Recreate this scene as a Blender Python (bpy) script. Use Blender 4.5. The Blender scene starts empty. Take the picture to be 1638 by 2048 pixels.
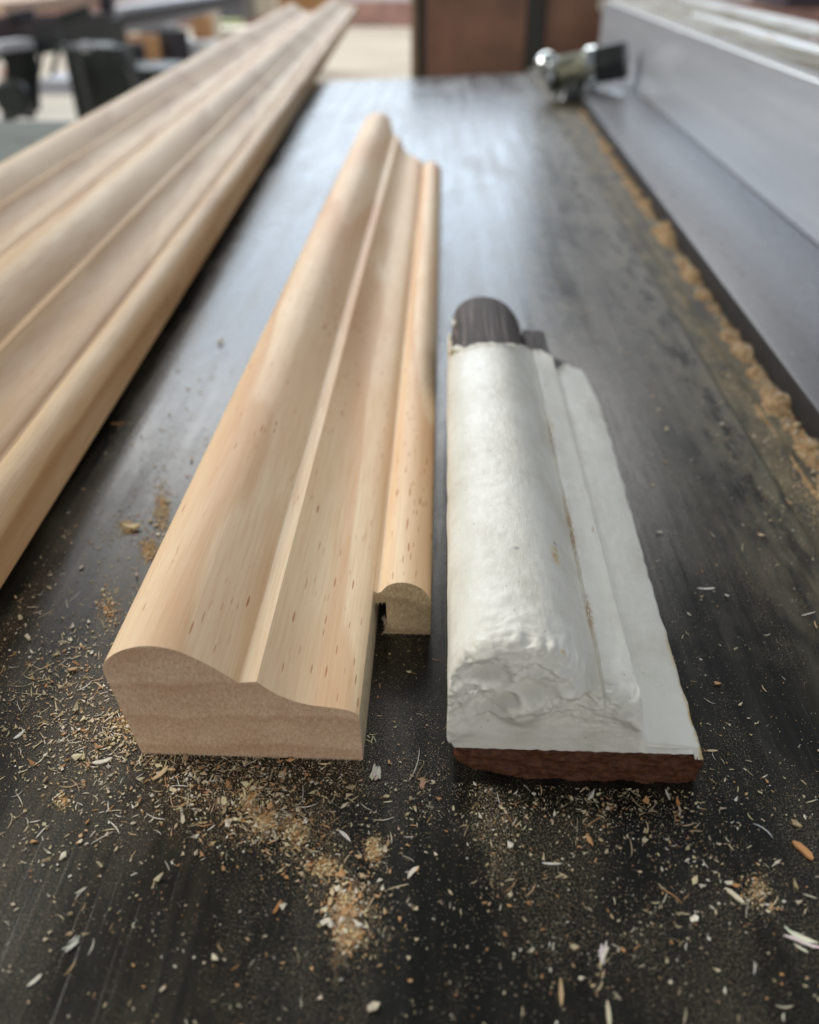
import bpy, bmesh, math, random
from mathutils import Vector, noise
random.seed(7)
C = bpy.context.scene
COL = C.collection
# ---------------------------------------------------------------- camera
FPX, VX, VY, CH = 1640.0, 893.0, -100.0, 0.167
PITCH = math.atan((1024-VY)/FPX)
YAW = math.atan((VX-819)*math.cos(PITCH)/FPX)
cam_d = bpy.data.cameras.new('camera'); cam = bpy.data.objects.new('camera', cam_d); COL.objects.link(cam)
cam.location = (0, 0, CH)
cam.rotation_euler = (math.pi/2-PITCH, 0, YAW)
cam_d.sensor_fit = 'HORIZONTAL'; cam_d.sensor_width = 36.0; cam_d.lens = 36.0*FPX/1638.0
cam_d.clip_start = 0.005; cam_d.clip_end = 200
cam_d.dof.use_dof = True; cam_d.dof.focus_distance = 0.212; cam_d.dof.aperture_fstop = 36.0/3.3
C.camera = cam
C.view_settings.view_transform = 'Standard'
try: C.view_settings.look = 'None'
except Exception: pass
C.view_settings.gamma = 1; C.view_settings.use_curve_mapping = False
C.view_settings.exposure = 0.0
# ---------------------------------------------------------------- world and lamps
W = bpy.data.worlds.new('World'); C.world = W; W.use_nodes = True
bg = W.node_tree.nodes['Background']
bg.inputs['Color'].default_value = (0.86, 0.93, 1.0, 1); bg.inputs['Strength'].default_value = 0.18
def area(name, loc, target, sx, sy, power, col):
    d = bpy.data.lights.new(name, 'AREA'); d.shape = 'RECTANGLE'; d.size = sx; d.size_y = sy
    d.energy = power; d.color = col
    o = bpy.data.objects.new(name, d); COL.objects.link(o); o.location = loc
    o.rotation_euler = (Vector(target)-Vector(loc)).to_track_quat('-Z', 'Y').to_euler()
    return o
# the open side of the workshop beyond the table and windows on both sides
area('open_bay_light', (-1.3, 7.2, 2.2), (-0.3, 0.3, 0.0), 4.2, 2.8, 132, (0.72, 0.85, 1.0))
area('yard_fill_light', (-1.5, 11.0, 6.5), (-1.5, 10.8, 0), 9.0, 5.0, 900, (1.0, 0.98, 0.94))  # added overhead fill that brightens the distant floor and wall
area('left_window_light', (-3.0, 1.3, 2.0), (0, 0.4, 0), 1.4, 1.1, 100, (1.0, 0.95, 0.86))
area('right_window_light', (3.6, 2.4, 2.6), (0, 0.4, 0), 2.2, 1.4, 12, (0.80, 0.90, 1.0))
area('rear_fill_light', (0.6, -3.4, 1.5), (0, 0.3, 0), 2.4, 2.0, 42, (1.0, 0.94, 0.86))  # added fill behind the camera, lifts the faces turned towards it

# ---------------------------------------------------------------- projection helpers (photo pixel -> place)
_cp, _sp, _ca, _sa = math.cos(PITCH), math.sin(PITCH), math.cos(YAW), math.sin(YAW)
F_ = Vector((-_sa*_cp, _ca*_cp, -_sp)); R_ = Vector((_ca, _sa, 0)); U_ = R_.cross(F_)
def ray(x, y): return F_ + R_*((x-819)/FPX) - U_*((y-1024)/FPX)
def atz(x, y, z=0.0):
    d = ray(x, y); return Vector((0, 0, CH)) + d*((z-CH)/d.z)
def aty(x, y, Y):
    d = ray(x, y); return Vector((0, 0, CH)) + d*(Y/d.y)

# ---------------------------------------------------------------- object helpers
def tag(o, label=None, cat=None, group=None, kind=None):
    if label: o['label'] = label
    if cat: o['category'] = cat
    if group: o['group'] = group
    if kind: o['kind'] = kind
    return o
def empty(name, loc, rz=0.0):
    o = bpy.data.objects.new(name, None); COL.objects.link(o); o.location = loc; o.rotation_euler = (0, 0, rz)
    o.empty_display_size = 0.02
    return o
def mesh_obj(name, verts, faces, mats, parent=None, smooth=None, fm=None):
    me = bpy.data.meshes.new(name); me.from_pydata([tuple(v) for v in verts], [], faces); me.update()
    for m in (mats if isinstance(mats, (list, tuple)) else [mats]): me.materials.append(m)
    if fm:
        for p, i in zip(me.polygons, fm): p.material_index = i
    bm = bmesh.new(); bm.from_mesh(me); bmesh.ops.recalc_face_normals(bm, faces=bm.faces); bm.to_mesh(me); bm.free()
    if smooth is not None:
        for p in me.polygons: p.use_smooth = True
        me.set_sharp_from_angle(angle=math.radians(smooth))
    o = bpy.data.objects.new(name, me); COL.objects.link(o)
    if parent: o.parent = parent
    return o
def bm_obj(name, bm, mats, parent=None, smooth=None):
    bmesh.ops.recalc_face_normals(bm, faces=bm.faces)
    me = bpy.data.meshes.new(name); bm.to_mesh(me); bm.free()
    for m in (mats if isinstance(mats, (list, tuple)) else [mats]): me.materials.append(m)
    if smooth is not None:
        for p in me.polygons: p.use_smooth = True
        me.set_sharp_from_angle(angle=math.radians(smooth))
    o = bpy.data.objects.new(name, me); COL.objects.link(o)
    if parent: o.parent = parent
    return o
def box_bm(lo, hi, bev=0.0, seg=2, bm=None):
    b = bmesh.new()
    bmesh.ops.create_cube(b, size=1.0)
    for v in b.verts:
        v.co = Vector([(lo[i]+hi[i])/2 + v.co[i]*(hi[i]-lo[i]) for i in range(3)])
    if bev: bmesh.ops.bevel(b, geom=list(b.edges), offset=bev, segments=seg, affect='EDGES', profile=0.5)
    if bm is None: return b
    tmp = bpy.data.meshes.new('t'); b.to_mesh(tmp); b.free(); bm.from_mesh(tmp); bpy.data.meshes.remove(tmp)
    return bm
def bar_bm(a, b_, w, h, bm=None, bev=0.0):
    a = Vector(a); b_ = Vector(b_); d = b_-a; L = d.length
    q = d.to_track_quat('Y', 'Z')
    b = box_bm((-w/2, 0, -h/2), (w/2, L, h/2), bev)
    for v in b.verts: v.co = a + q @ v.co
    if bm is None: return b
    tmp = bpy.data.meshes.new('t'); b.to_mesh(tmp); b.free(); bm.from_mesh(tmp); bpy.data.meshes.remove(tmp)
    return bm
def cyl_bm(a, b_, prof, seg=32, bm=None):
    """lathe: prof = list of (t along a->b 0..1, radius)"""
    a = Vector(a); b_ = Vector(b_); d = b_-a; q = d.to_track_quat('Z', 'Y'); L = d.length
    if bm is None: bm = bmesh.new()
    rings = []
    for t, r in prof:
        rings.append([bm.verts.new(a + q @ Vector((r*math.cos(2*math.pi*k/seg), r*math.sin(2*math.pi*k/seg), t*L))) for k in range(seg)])
    for i in range(len(rings)-1):
        for k in range(seg):
            bm.faces.new((rings[i][k], rings[i][(k+1) % seg], rings[i+1][(k+1) % seg], rings[i+1][k]))
    bm.faces.new(list(reversed(rings[0]))); bm.faces.new(rings[-1])
    return bm

# ---------------------------------------------------------------- material helpers
class NT:
    def __init__(s, name):
        s.m = bpy.data.materials.new(name); s.m.use_nodes = True
        s.n = s.m.node_tree.nodes; s.l = s.m.node_tree.links; s.b = s.n['Principled BSDF']
        s.tc = s.n.new('ShaderNodeTexCoord')
    def node(s, t, **kw):
        x = s.n.new(t)
        for k, v in kw.items(): setattr(x, k, v)
        return x
    def link(s, a, b): s.l.new(a, b)
    def mapping(s, scale, rot=(0, 0, 0), loc=(0, 0, 0), src=None):
        m = s.node('ShaderNodeMapping'); m.inputs['Scale'].default_value = scale
        m.inputs['Rotation'].default_value = rot; m.inputs['Location'].default_value = loc
        s.link(src or s.tc.outputs['Object'], m.inputs['Vector']); return m.outputs[0]
    def noise(s, vec, scale=1.0, detail=4, rough=0.55, dist=0.0):
        n = s.node('ShaderNodeTexNoise'); n.inputs['Scale'].default_value = scale
        n.inputs['Detail'].default_value = detail; n.inputs['Roughness'].default_value = rough
        n.inputs['Distortion'].default_value = dist
        s.link(vec, n.inputs['Vector']); return n.outputs['Fac']
    def voro(s, vec, scale=1.0, rand=1.0, feature='F1', out='Distance'):
        n = s.node('ShaderNodeTexVoronoi'); n.feature = feature; n.inputs['Scale'].default_value = scale
        n.inputs['Randomness'].default_value = rand
        s.link(vec, n.inputs['Vector']); return n.outputs[out]
    def ramp(s, fac, stops, interp='LINEAR'):
        r = s.node('ShaderNodeValToRGB'); r.color_ramp.interpolation = interp
        e = r.color_ramp.elements
        while len(e) < len(stops): e.new(0.5)
        for el, (p, c) in zip(e, stops):
            el.position = p
            if not hasattr(c, '__len__'): c = (c, c, c)
            el.color = (*c, 1)
        s.link(fac, r.inputs[0]); return r.outputs[0]
    def mix(s, fac, a, b, mode='MIX'):
        m = s.node('ShaderNodeMix', data_type='RGBA', blend_type=mode)
        for sock, v in ((m.inputs[0], fac), (m.inputs[6], a), (m.inputs[7], b)):
            if hasattr(v, 'is_output'): s.link(v, sock)
            elif hasattr(v, '__len__'): sock.default_value = (*v, 1)
            else: sock.default_value = v
        return m.outputs[2]
    def math(s, op, a, b=0.0, c=None):
        m = s.node('ShaderNodeMath', operation=op)
        for i, v in enumerate((a, b) if c is None else (a, b, c)):
            if hasattr(v, 'is_output'): s.link(v, m.inputs[i])
            else: m.inputs[i].default_value = v
        return m.outputs[0]
    def sep(s, vec=None):
        n = s.node('ShaderNodeSeparateXYZ'); s.link(vec or s.tc.outputs['Object'], n.inputs[0]); return n.outputs
    def bump(s, h, strength, dist, prev=None):
        b = s.node('ShaderNodeBump'); b.inputs['Strength'].default_value = strength; b.inputs['Distance'].default_value = dist
        s.link(h, b.inputs['Height'])
        if prev is not None: s.link(prev, b.inputs['Normal'])
        return b.outputs[0]
    def done(s, color=None, rough=None, metal=None, normal=None, spec=None, **kw):
        for nm, v in (('Base Color', color), ('Roughness', rough), ('Metallic', metal), ('Normal', normal), ('Specular IOR Level', spec)):
            if v is None: continue
            sk = s.b.inputs[nm]
            if hasattr(v, 'is_output'): s.link(v, sk)
            elif hasattr(v, '__len__'): sk.default_value = (*v, 1)
            else: sk.default_value = v
        for k, v in kw.items(): s.b.inputs[k.replace('_', ' ')].default_value = v
        return s.m

def plain(name, col, rough=0.5, metal=0.0, var=0.15, scale=6.0):
    t = NT(name)
    n = t.noise(t.tc.outputs['Object'], scale, 5, 0.6)
    lo = tuple(c*(1-var) for c in col); hi = tuple(min(1, c*(1+var)) for c in col)
    return t.done(t.ramp(n, [(0.3, lo), (0.7, hi)]), rough, metal)

def pine(name, light, mid, dark, duct=1.0, seed=0.0):
    t = NT(name)
    x, y, z = t.sep()
    # tilted growth layers sliced by the profile: long soft cathedral bands
    w = t.noise(t.mapping((9, 1.3, 9), loc=(seed, seed*2, 0)), 1.0, 3, 0.5)
    w2 = t.noise(t.mapping((60, 7, 60), loc=(seed, 0, seed)), 1.0, 2, 0.5)
    r = t.math('ADD', t.math('MULTIPLY', z, 130.0), t.math('ADD', t.math('MULTIPLY', x, 95.0), t.math('MULTIPLY', y, 5.5)))
    r = t.math('ADD', r, t.math('ADD', t.math('MULTIPLY', w, 11.0), t.math('MULTIPLY', w2, 1.6)))
    band = t.math('FRACT', t.math('MULTIPLY', r, 0.42))
    late = t.ramp(band, [(0.0, 0.0), (0.55, 0.12), (0.86, 1.0), (0.95, 0.9), (1.0, 0.0)])
    fine = t.noise(t.mapping((1500, 45, 1500)), 1.0, 3, 0.6)
    blotch = t.noise(t.mapping((38, 9, 38), loc=(3, seed, 1)), 1.0, 3, 0.5)
    c = t.mix(t.ramp(blotch, [(0.30, 0.0), (0.72, 1.0)]), light, mid)
    c = t.mix(t.math('MULTIPLY', late, 0.5), c, dark)
    c = t.mix(t.ramp(fine, [(0.42, 0.0), (0.75, 0.34)]), c, dark)
    # resin ducts: short reddish dashes along the grain
    m1 = t.mapping((640, 62, 0.0), loc=(seed, 5, 2)); v = t.voro(m1, 1.0, 1.0)
    vr = t.ramp(t.voro(m1, 1.0, 1.0, out='Color'), [(0.28, 0.0), (0.6, 1.0)])
    region = t.ramp(t.noise(t.mapping((45, 11, 45), loc=(7, seed, 4)), 1.0, 2, 0.5), [(0.41, 0.0), (0.51, 1.0)])
    d1 = t.math('MULTIPLY', t.ramp(v, [(0.12, 1.0), (0.18, 0.0)]), t.math('MULTIPLY', region, vr))
    v2 = t.voro(t.mapping((900, 90, 0.0), loc=(2, seed, 9)), 1.0, 1.0)
    d2 = t.math('MULTIPLY', t.ramp(v2, [(0.13, 0.8), (0.19, 0.0)]), t.ramp(t.noise(t.mapping((70, 14, 70), loc=(1, seed, 8)), 1.0, 2, 0.5), [(0.46, 0.0), (0.60, 1.0)]))
    ducts = t.math('MULTIPLY', t.math('MAXIMUM', d1, d2), duct)
    c = t.mix(t.math('MULTIPLY', ducts, 0.85), c, (0.40, 0.12, 0.03))
    # planer ripples across the grain and fine fibres
    rip = t.noise(t.mapping((60, 900, 60)), 1.0, 1, 0.5)
    nb = t.bump(fine, 0.35, 0.00018)
    nb = t.bump(rip, 0.12, 0.0002, nb)
    nb = t.bump(ducts, 0.15, -0.0002, nb)
    return t.done(c, t.ramp(fine, [(0.3, 0.46), (0.7, 0.6)]), 0.0, nb, 0.3)

def endgrain(name, base, dark, seed=0.0):
    t = NT(name)
    x, y, z = t.sep()
    # a few broad growth rings about a pith below the piece
    dx = t.math('ADD', x, 0.045); dz = t.math('ADD', z, 0.075)
    rr = t.math('SQRT', t.math('ADD', t.math('MULTIPLY', t.math('MULTIPLY', dx, dx), 0.35), t.math('MULTIPLY', dz, dz)))
    wob = t.noise(t.mapping((45, 5, 45)), 1.0, 3, 0.5)
    ring = t.math('FRACT', t.math('ADD', t.math('MULTIPLY', rr, 95.0), t.math('MULTIPLY', wob, 0.7)))
    late = t.ramp(ring, [(0.0, 0.0), (0.45, 0.2), (0.88, 1.0), (1.0, 0.0)])
    dots = t.noise(t.mapping((2600, 300, 1200), rot=(0, -0.75, 0)), 1.0, 3, 0.65)
    coarse = t.noise(t.mapping((1100, 300, 650), rot=(0, -0.75, 0)), 1.0, 4, 0.75)
    soft = t.noise(t.mapping((60, 5, 130)), 1.0, 4, 0.6)
    rays = t.ramp(t.noise(t.mapping((330, 3, 14)), 1.0, 2, 0.6), [(0.55, 0.0), (0.72, 1.0)])
    c = t.mix(t.math('MULTIPLY', late, 0.42), base, dark)
    c = t.mix(t.ramp(soft, [(0.35, 0.0), (0.7, 0.45)]), c, dark)
    c = t.mix(t.ramp(dots, [(0.42, 0.0), (0.66, 0.5)]), c, dark)
    c = t.mix(t.ramp(coarse, [(0.50, 0.0), (0.64, 0.34)]), c, tuple(k*0.8 for k in dark))
    c = t.mix(t.ramp(coarse, [(0.34, 0.35), (0.46, 0.0)]), c, tuple(min(0.92, k*1.3) for k in base))
    c = t.mix(t.math('MULTIPLY', rays, 0.10), c, tuple(k*0.7 for k in dark))
    dots = coarse
    nb = t.bump(dots, 0.9, 0.0005)
    return t.done(c, 0.85, 0.0, nb, 0.2)

M = {}
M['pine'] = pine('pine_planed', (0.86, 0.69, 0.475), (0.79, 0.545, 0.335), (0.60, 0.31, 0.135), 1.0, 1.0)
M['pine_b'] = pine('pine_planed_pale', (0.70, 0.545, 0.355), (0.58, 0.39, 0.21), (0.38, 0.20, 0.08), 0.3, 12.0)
M['end'] = endgrain('pine_end_grain', (0.88, 0.67, 0.48), (0.50, 0.285, 0.165))
M['end_bead'] = endgrain('pine_end_grain_bead', (0.78, 0.62, 0.40), (0.30, 0.19, 0.10))
def sawn():
    t = NT('pine_sawn_side')
    s1 = t.noise(t.mapping((100, 900, 260), rot=(0.5, 0, 0)), 1.0, 3, 0.6)
    c = t.ramp(s1, [(0.3, (0.50, 0.42, 0.30)), (0.7, (0.68, 0.60, 0.47))])
    return t.done(c, 0.8, 0.0, t.bump(s1, 0.6, 0.0003), 0.2)
M['sawn'] = sawn()

def table_mat():
    t = NT('machined_iron')
    P = t.tc.outputs['Object']
    streak = t.noise(t.mapping((95, 3.2, 30)), 1.0, 6, 0.62)
    streak2 = t.noise(t.mapping((420, 9, 30), rot=(0, 0, 0.03)), 1.0, 4, 0.6)
    big = t.noise(t.mapping((9, 3.5, 5)), 1.0, 5, 0.6)
    mot = t.noise(t.mapping((160, 70, 60)), 1.0, 6, 0.7)
    c = t.mix(t.ramp(streak, [(0.32, 0.0), (0.68, 1.0)]), (0.0045, 0.0045, 0.0038), (0.018, 0.0175, 0.014))
    c = t.mix(t.ramp(mot, [(0.55, 0.0), (0.8, 0.5)]), c, (0.032, 0.028, 0.020))
    stain = t.ramp(big, [(0.50, 0.0), (0.66, 1.0)])
    c = t.mix(t.math('MULTIPLY', t.math('MULTIPLY', stain, t.ramp(streak2, [(0.35, 0.0), (0.6, 1.0)])), 0.5), c, (0.085, 0.062, 0.036))
    # fine wood dust lying on the iron, thicker beyond the samples and by the guide
    x, y, z = t.sep()
    grain = t.noise(t.mapping((2300, 2300, 200)), 1.0, 2, 0.7)
    dusty = t.math('MULTIPLY', t.ramp(t.noise(t.mapping((30, 16, 10), loc=(4, 1, 0)), 1.0, 5, 0.65), [(0.44, 0.0), (0.62, 1.0)]), t.ramp(grain, [(0.52, 0.0), (0.62, 1.0)]))
    c = t.mix(t.math('MULTIPLY', dusty, 0.5), c, (0.30, 0.25, 0.17))
    edge = t.math('MULTIPLY', t.ramp(x, [(0.098, 0.0), (0.128, 1.0)]), t.ramp(t.noise(t.mapping((160, 40, 10)), 1.0, 4, 0.6), [(0.42, 0.0), (0.6, 1.0)]))
    c = t.mix(t.math('MULTIPLY', edge, 0.38), c, (0.20, 0.17, 0.10))
    ro = t.math('ADD', t.ramp(streak, [(0.3, 0.16), (0.7, 0.29)]), t.math('MULTIPLY', t.math('ADD', dusty, edge), 0.2))
    ro = t.math('ADD', ro, t.math('MULTIPLY', stain, 0.10))
    ro = t.math('ADD', ro, t.ramp(mot, [(0.4, 0.0), (0.75, 0.06)]))
    scr = t.ramp(t.noise(t.mapping((2200, 14, 30), rot=(0, 0, -0.04)), 1.0, 2, 0.5), [(0.64, 0.0), (0.72, 1.0)])
    nb = t.bump(streak2, 0.22, 0.00025)
    nb = t.bump(scr, 0.25, -0.0001, nb)
    nb = t.bump(mot, 0.25, 0.00022, nb)
    return t.done(c, ro, 0.0, nb, 0.42)
M['iron'] = table_mat()
M['iron_side'] = plain('dark_iron', (0.018, 0.015, 0.016), 0.6, 0.0, 0.4, 90)  # near-black iron for the guide base's left face and the bolt hole
def ledge_mat():
    t = NT('dusty_iron_ledge')
    n = t.noise(t.mapping((90, 30, 30)), 1.0, 6, 0.65)
    c = t.ramp(n, [(0.35, (0.035, 0.033, 0.028)), (0.55, (0.12, 0.10, 0.06)), (0.75, (0.30, 0.24, 0.15))])
    return t.done(c, 0.6, 0.0, t.bump(n, 0.4, 0.0006), 0.35)
M['ledge'] = ledge_mat()
def guide_mat(name, a, b, metal, r0, r1):
    t = NT(name)
    s1 = t.noise(t.mapping((14, 2.5, 60)), 1.0, 5, 0.55)
    s2 = t.noise(t.mapping((160, 60, 160)), 1.0, 5, 0.7)
    c = t.ramp(s1, [(0.3, a), (0.7, b)])
    c = t.mix(t.ramp(s2, [(0.62, 0.0), (0.78, 0.35)]), c, tuple(k*0.55 for k in a))
    return t.done(c, t.ramp(s2, [(0.3, r0), (0.75, r1)]), metal, t.bump(s2, 0.15, 0.0003), 0.5)
M['guide'] = guide_mat('milled_aluminium', (0.42, 0.45, 0.51), (0.54, 0.57, 0.62), 0.25, 0.28, 0.42)
M['guide_base'] = guide_mat('worn_steel_base', (0.085, 0.09, 0.11), (0.14, 0.145, 0.165), 0.1, 0.24, 0.40)
M['guide_edge'] = guide_mat('polished_edge', (0.75, 0.78, 0.82), (0.85, 0.87, 0.9), 0.3, 0.18, 0.3)
def guide_top():
    t = NT('grimy_guide_top')
    s1 = t.noise(t.mapping((40, 9, 20)), 1.0, 6, 0.65)
    c = t.ramp(s1, [(0.36, (0.55, 0.57, 0.55)), (0.52, (0.36, 0.35, 0.30)), (0.62, (0.16, 0.12, 0.07))])
    return t.done(c, t.ramp(s1, [(0.3, 0.2), (0.6, 0.5)]), 0.2, t.bump(s1, 0.4, 0.001), 0.5)
M['guide_top'] = guide_top()

def paint():
    t = NT('old_white_paint')
    x, y, z = t.sep()
    n1 = t.noise(t.mapping((70, 40, 70)), 1.0, 5, 0.6)
    n2 = t.noise(t.mapping((650, 300, 650)), 1.0, 4, 0.65)
    n3 = t.noise(t.mapping((2600, 1600, 2600)), 1.0, 2, 0.6)
    c = t.ramp(n1, [(0.3, (0.66, 0.65, 0.58)), (0.5, (0.77, 0.77, 0.71)), (0.75, (0.83, 0.83, 0.79))])
    # ingrained dirt
    sp = t.math('MULTIPLY', t.ramp(t.voro(t.mapping((420, 330, 420)), 1.0, 1.0), [(0.055, 1.0), (0.10, 0.0)]),
                t.ramp(t.noise(t.mapping((90, 60, 90), loc=(3, 3, 3)), 1.0, 2, 0.5), [(0.48, 0.0), (0.6, 1.0)]))
    c = t.mix(t.math('MULTIPLY', sp, 0.8), c, (0.16, 0.11, 0.07))
    gr = t.ramp(t.noise(t.mapping((50, 50, 50), loc=(9, 1, 2)), 1.0, 5, 0.7), [(0.5, 0.0), (0.75, 0.4)])
    c = t.mix(gr, c, (0.54, 0.50, 0.42))
    # worn-through line at the foot of the round, on the fillet's edge
    vc = t.node('ShaderNodeVertexColor', layer_name='wear').outputs[0]
    vs = t.node('ShaderNodeSeparateColor'); t.link(vc, vs.inputs[0])
    worn = t.math('MULTIPLY', vs.outputs[0], t.ramp(t.noise(t.mapping((1900, 500, 1900)), 1.0, 3, 0.7), [(0.42, 0.0), (0.50, 1.0)]))
    c = t.mix(worn, c, (0.40, 0.24, 0.11))
    yel = t.math('MULTIPLY', vs.outputs[1], t.ramp(t.noise(t.mapping((300, 250, 300)), 1.0, 3, 0.7), [(0.40, 0.0), (0.55, 1.0)]))
    c = t.mix(yel, c, (0.62, 0.45, 0.18))
    c = t.mix(vs.outputs[2], c, (0.08, 0.07, 0.07))
    brush = t.noise(t.mapping((900, 60, 900)), 1.0, 3, 0.6)
    nb = t.bump(n1, 0.15, 0.0005)
    nb = t.bump(n2, 0.4, 0.00035, nb)
    nb = t.bump(brush, 0.25, 0.00025, nb)
    nb = t.bump(n3, 0.3, 0.00015, nb)
    return t.done(c, t.ramp(n2, [(0.3, 0.30), (0.7, 0.50)]), 0.0, nb, 0.45)
M['paint'] = paint()
def redwood(name, a, b, wet):
    t = NT(name)
    n = t.noise(t.mapping((520, 260, 760), rot=(0, 0.5, 0)), 1.0, 5, 0.7)
    c = t.ramp(n, [(0.3, a), (0.7, b)])
    return t.done(c, wet, 0.0, t.bump(n, 0.9, 0.0006), 0.35)
M['redwood'] = redwood('broken_red_timber', (0.030, 0.011, 0.006), (0.16, 0.060, 0.030), 0.6)
def darkwood():
    t = NT('dark_bare_timber')
    n = t.noise(t.mapping((700, 22, 700)), 1.0, 5, 0.7)
    n2 = t.noise(t.mapping((420, 12, 420)), 1.0, 3, 0.7)
    c = t.ramp(n, [(0.32, (0.016, 0.010, 0.008)), (0.7, (0.085, 0.055, 0.046))])
    c = t.mix(t.ramp(n2, [(0.54, 0.0), (0.62, 0.75)]), c, (0.24, 0.19, 0.18))
    return t.done(c, 0.6, 0.0, t.bump(n, 1.0, 0.0012), 0.4)
M['darkwood'] = darkwood()

def attr_mat(name, rough=0.8):
    t = NT(name)
    vc = t.node('ShaderNodeVertexColor', layer_name='tint').outputs[0]
    n = t.noise(t.mapping((2500, 900, 2500)), 1.0, 2, 0.5)
    c = t.mix(t.ramp(n, [(0.4, 0.0), (0.8, 0.25)]), vc, (0.30, 0.17, 0.08))
    return t.done(c, rough, 0.0, None, 0.25)
M['chip'] = attr_mat('wood_shreds')
def pile_mat():
    t = NT('sawdust_heap')
    n = t.noise(t.mapping((420, 420, 420)), 1.0, 5, 0.75)
    n2 = t.noise(t.mapping((1800, 1800, 1800)), 1.0, 3, 0.7)
    c = t.ramp(n, [(0.30, (0.16, 0.115, 0.06)), (0.5, (0.46, 0.31, 0.17)), (0.70, (0.72, 0.51, 0.33))])
    return t.done(c, 0.95, 0.0, t.bump(n2, 1.0, 0.0012), 0.1)
M['pile'] = pile_mat()

# ================================================================= SETTING
t = NT('beige_concrete')
n = t.noise(t.mapping((0.9, 0.9, 0.9)), 1.0, 6, 0.6)
M['floor'] = t.done(t.ramp(n, [(0.35, (0.52, 0.47, 0.40)), (0.65, (0.66, 0.61, 0.53))]), 0.6, 0.0)
ZF = -0.85
fl = bm_obj('floor', box_bm((-14, -4, ZF-0.1), (12, 15.2, ZF)), M['floor']); tag(fl, kind='structure')
M['wall'] = plain('grey_white_plaster', (0.62, 0.63, 0.64), 0.8, 0, 0.08, 1.5)
M['skirt'] = plain('reddish_brick_base', (0.36, 0.21, 0.18), 0.8, 0, 0.3, 5)
wl = empty('wall', (-1.0, 15.3, ZF)); tag(wl, 'pale grey workshop wall with reddish base far beyond the table', 'wall')
bm_obj('plaster', box_bm((-8, 0, 0.35), (10, 0.2, 4.2)), M['wall'], wl)
bm_obj('brick_base', box_bm((-8, -0.05, 0.0), (10, 0.2, 0.35)), M['skirt'], wl)

# ================================================================= MACHINE TABLE
tb = empty('machine_table', (0, 0, 0)); tag(tb, 'dark machined iron table strewn with sawdust under the mouldings', 'table')
XL, XS, YF = -0.352, 0.1275, 1.42
bm = bmesh.new()
def skew(bm_):
    # far edge of the table is very slightly out of square
    for v in bm_.verts:
        if v.co.y > 1.3: v.co.y += 0.36*(v.co.x+0.15)
        if v.co.x > 0.1: v.co.x += 0.009*v.co.y
    return bm_
bm_obj('table_bed', skew(box_bm((XL, -0.35, -0.035), (XS, YF, 0.0), 0.0012, 2)), [M['iron']], tb)
bm_obj('side_ledge', box_bm((XS+0.0165, -0.35, -0.036), (0.62, 1.60, -0.0012)), [M['ledge']], tb)
bm_obj('ledge_channel', box_bm((XS-0.004, -0.35, -0.034), (XS+0.020, 1.45, -0.0022)), [M['ledge']], tb)
M['greencast'] = plain('green_grey_enamel', (0.13, 0.15, 0.135), 0.85, 0, 0.12, 12)
sw = bm_obj('side_wing', box_bm((-1.3, 0.1, -0.09), (XL-0.012, 1.24, -0.03), 0.006, 3), [M['greencast']], tb)
b0 = atz(50, 280, -0.030)
bm_obj('bolt_hole', cyl_bm((b0.x, b0.y, -0.033), (b0.x, b0.y, -0.0295), [(0, 0.011), (1, 0.011)], 24), M['iron_side'], sw)
bm_obj('pedestal', box_bm((-0.30, 0.1, ZF), (0.45, 1.1, -0.037)), M['greencast'], tb)

# ================================================================= GUIDE FENCE
gf = empty('guide_rail', (0.152, 0.0, 0.0)); tag(gf, 'tall grey metal guide with flat base along the right of the table', 'machine guide')
def world_child(o, parent):
    o.parent = parent; o.matrix_parent_inverse = parent.matrix_world.inverted(); return o
def local(bm_, off):
    for v in bm_.verts: v.co -= Vector(off)
    return bm_
GO = (0.152, 0, 0)
def lean(b, k=0.024):
    for v in b.verts: v.co.x += k*v.co.y*(1.0)
    return b
HB = 0.0128
XB, XC = 0.1465, 0.2265    # base left edge, crease
# base plate : side face dark, top worn
b = box_bm((XB, -0.3, -0.001), (XC+0.06, 1.62, HB), 0.0009, 3)
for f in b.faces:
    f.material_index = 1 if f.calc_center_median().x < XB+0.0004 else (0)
for v in b.verts:
    v.co.x += (0.027 if v.co.x < 0.2 else 0.023)*v.co.y
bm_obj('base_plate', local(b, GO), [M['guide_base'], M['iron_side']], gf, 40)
HT = 0.098
b = box_bm((XC, -0.3, HB+0.0008), (XC+0.022, 1.62, HT-0.0022), 0.0)
b = lean(b, 0.023)
bm_obj('upright_face', local(b, GO), [M['guide']], gf)
b = lean(box_bm((XC-0.0012, -0.3, HT-0.0022), (XC+0.009, 1.62, HT), 0.0008, 3), 0.023)
bm_obj('top_lip', local(b, GO), [M['guide_edge']], gf, 40)
b = lean(box_bm((XC+0.0092, -0.3, HT-0.02), (XC+0.155, 1.75, HT-0.004), 0.0), 0.023)
bm_obj('top_channel', local(b, GO), [M['guide_top']], gf)
b = lean(box_bm((XC+0.155, -0.3, HT-0.02), (XC+0.163, 1.75, HT+0.002), 0.001, 3), 0.023)
bm_obj('rear_lip', local(b, GO), [M['guide_edge']], gf, 40)
b = lean(box_bm((XC+0.075, -0.3, HT-0.004), (XC+0.082, 1.3, HT+0.0005), 0.001, 3), 0.023)
bm_obj('centre_rib', local(b, GO), [M['guide_edge']], gf, 40)
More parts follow.
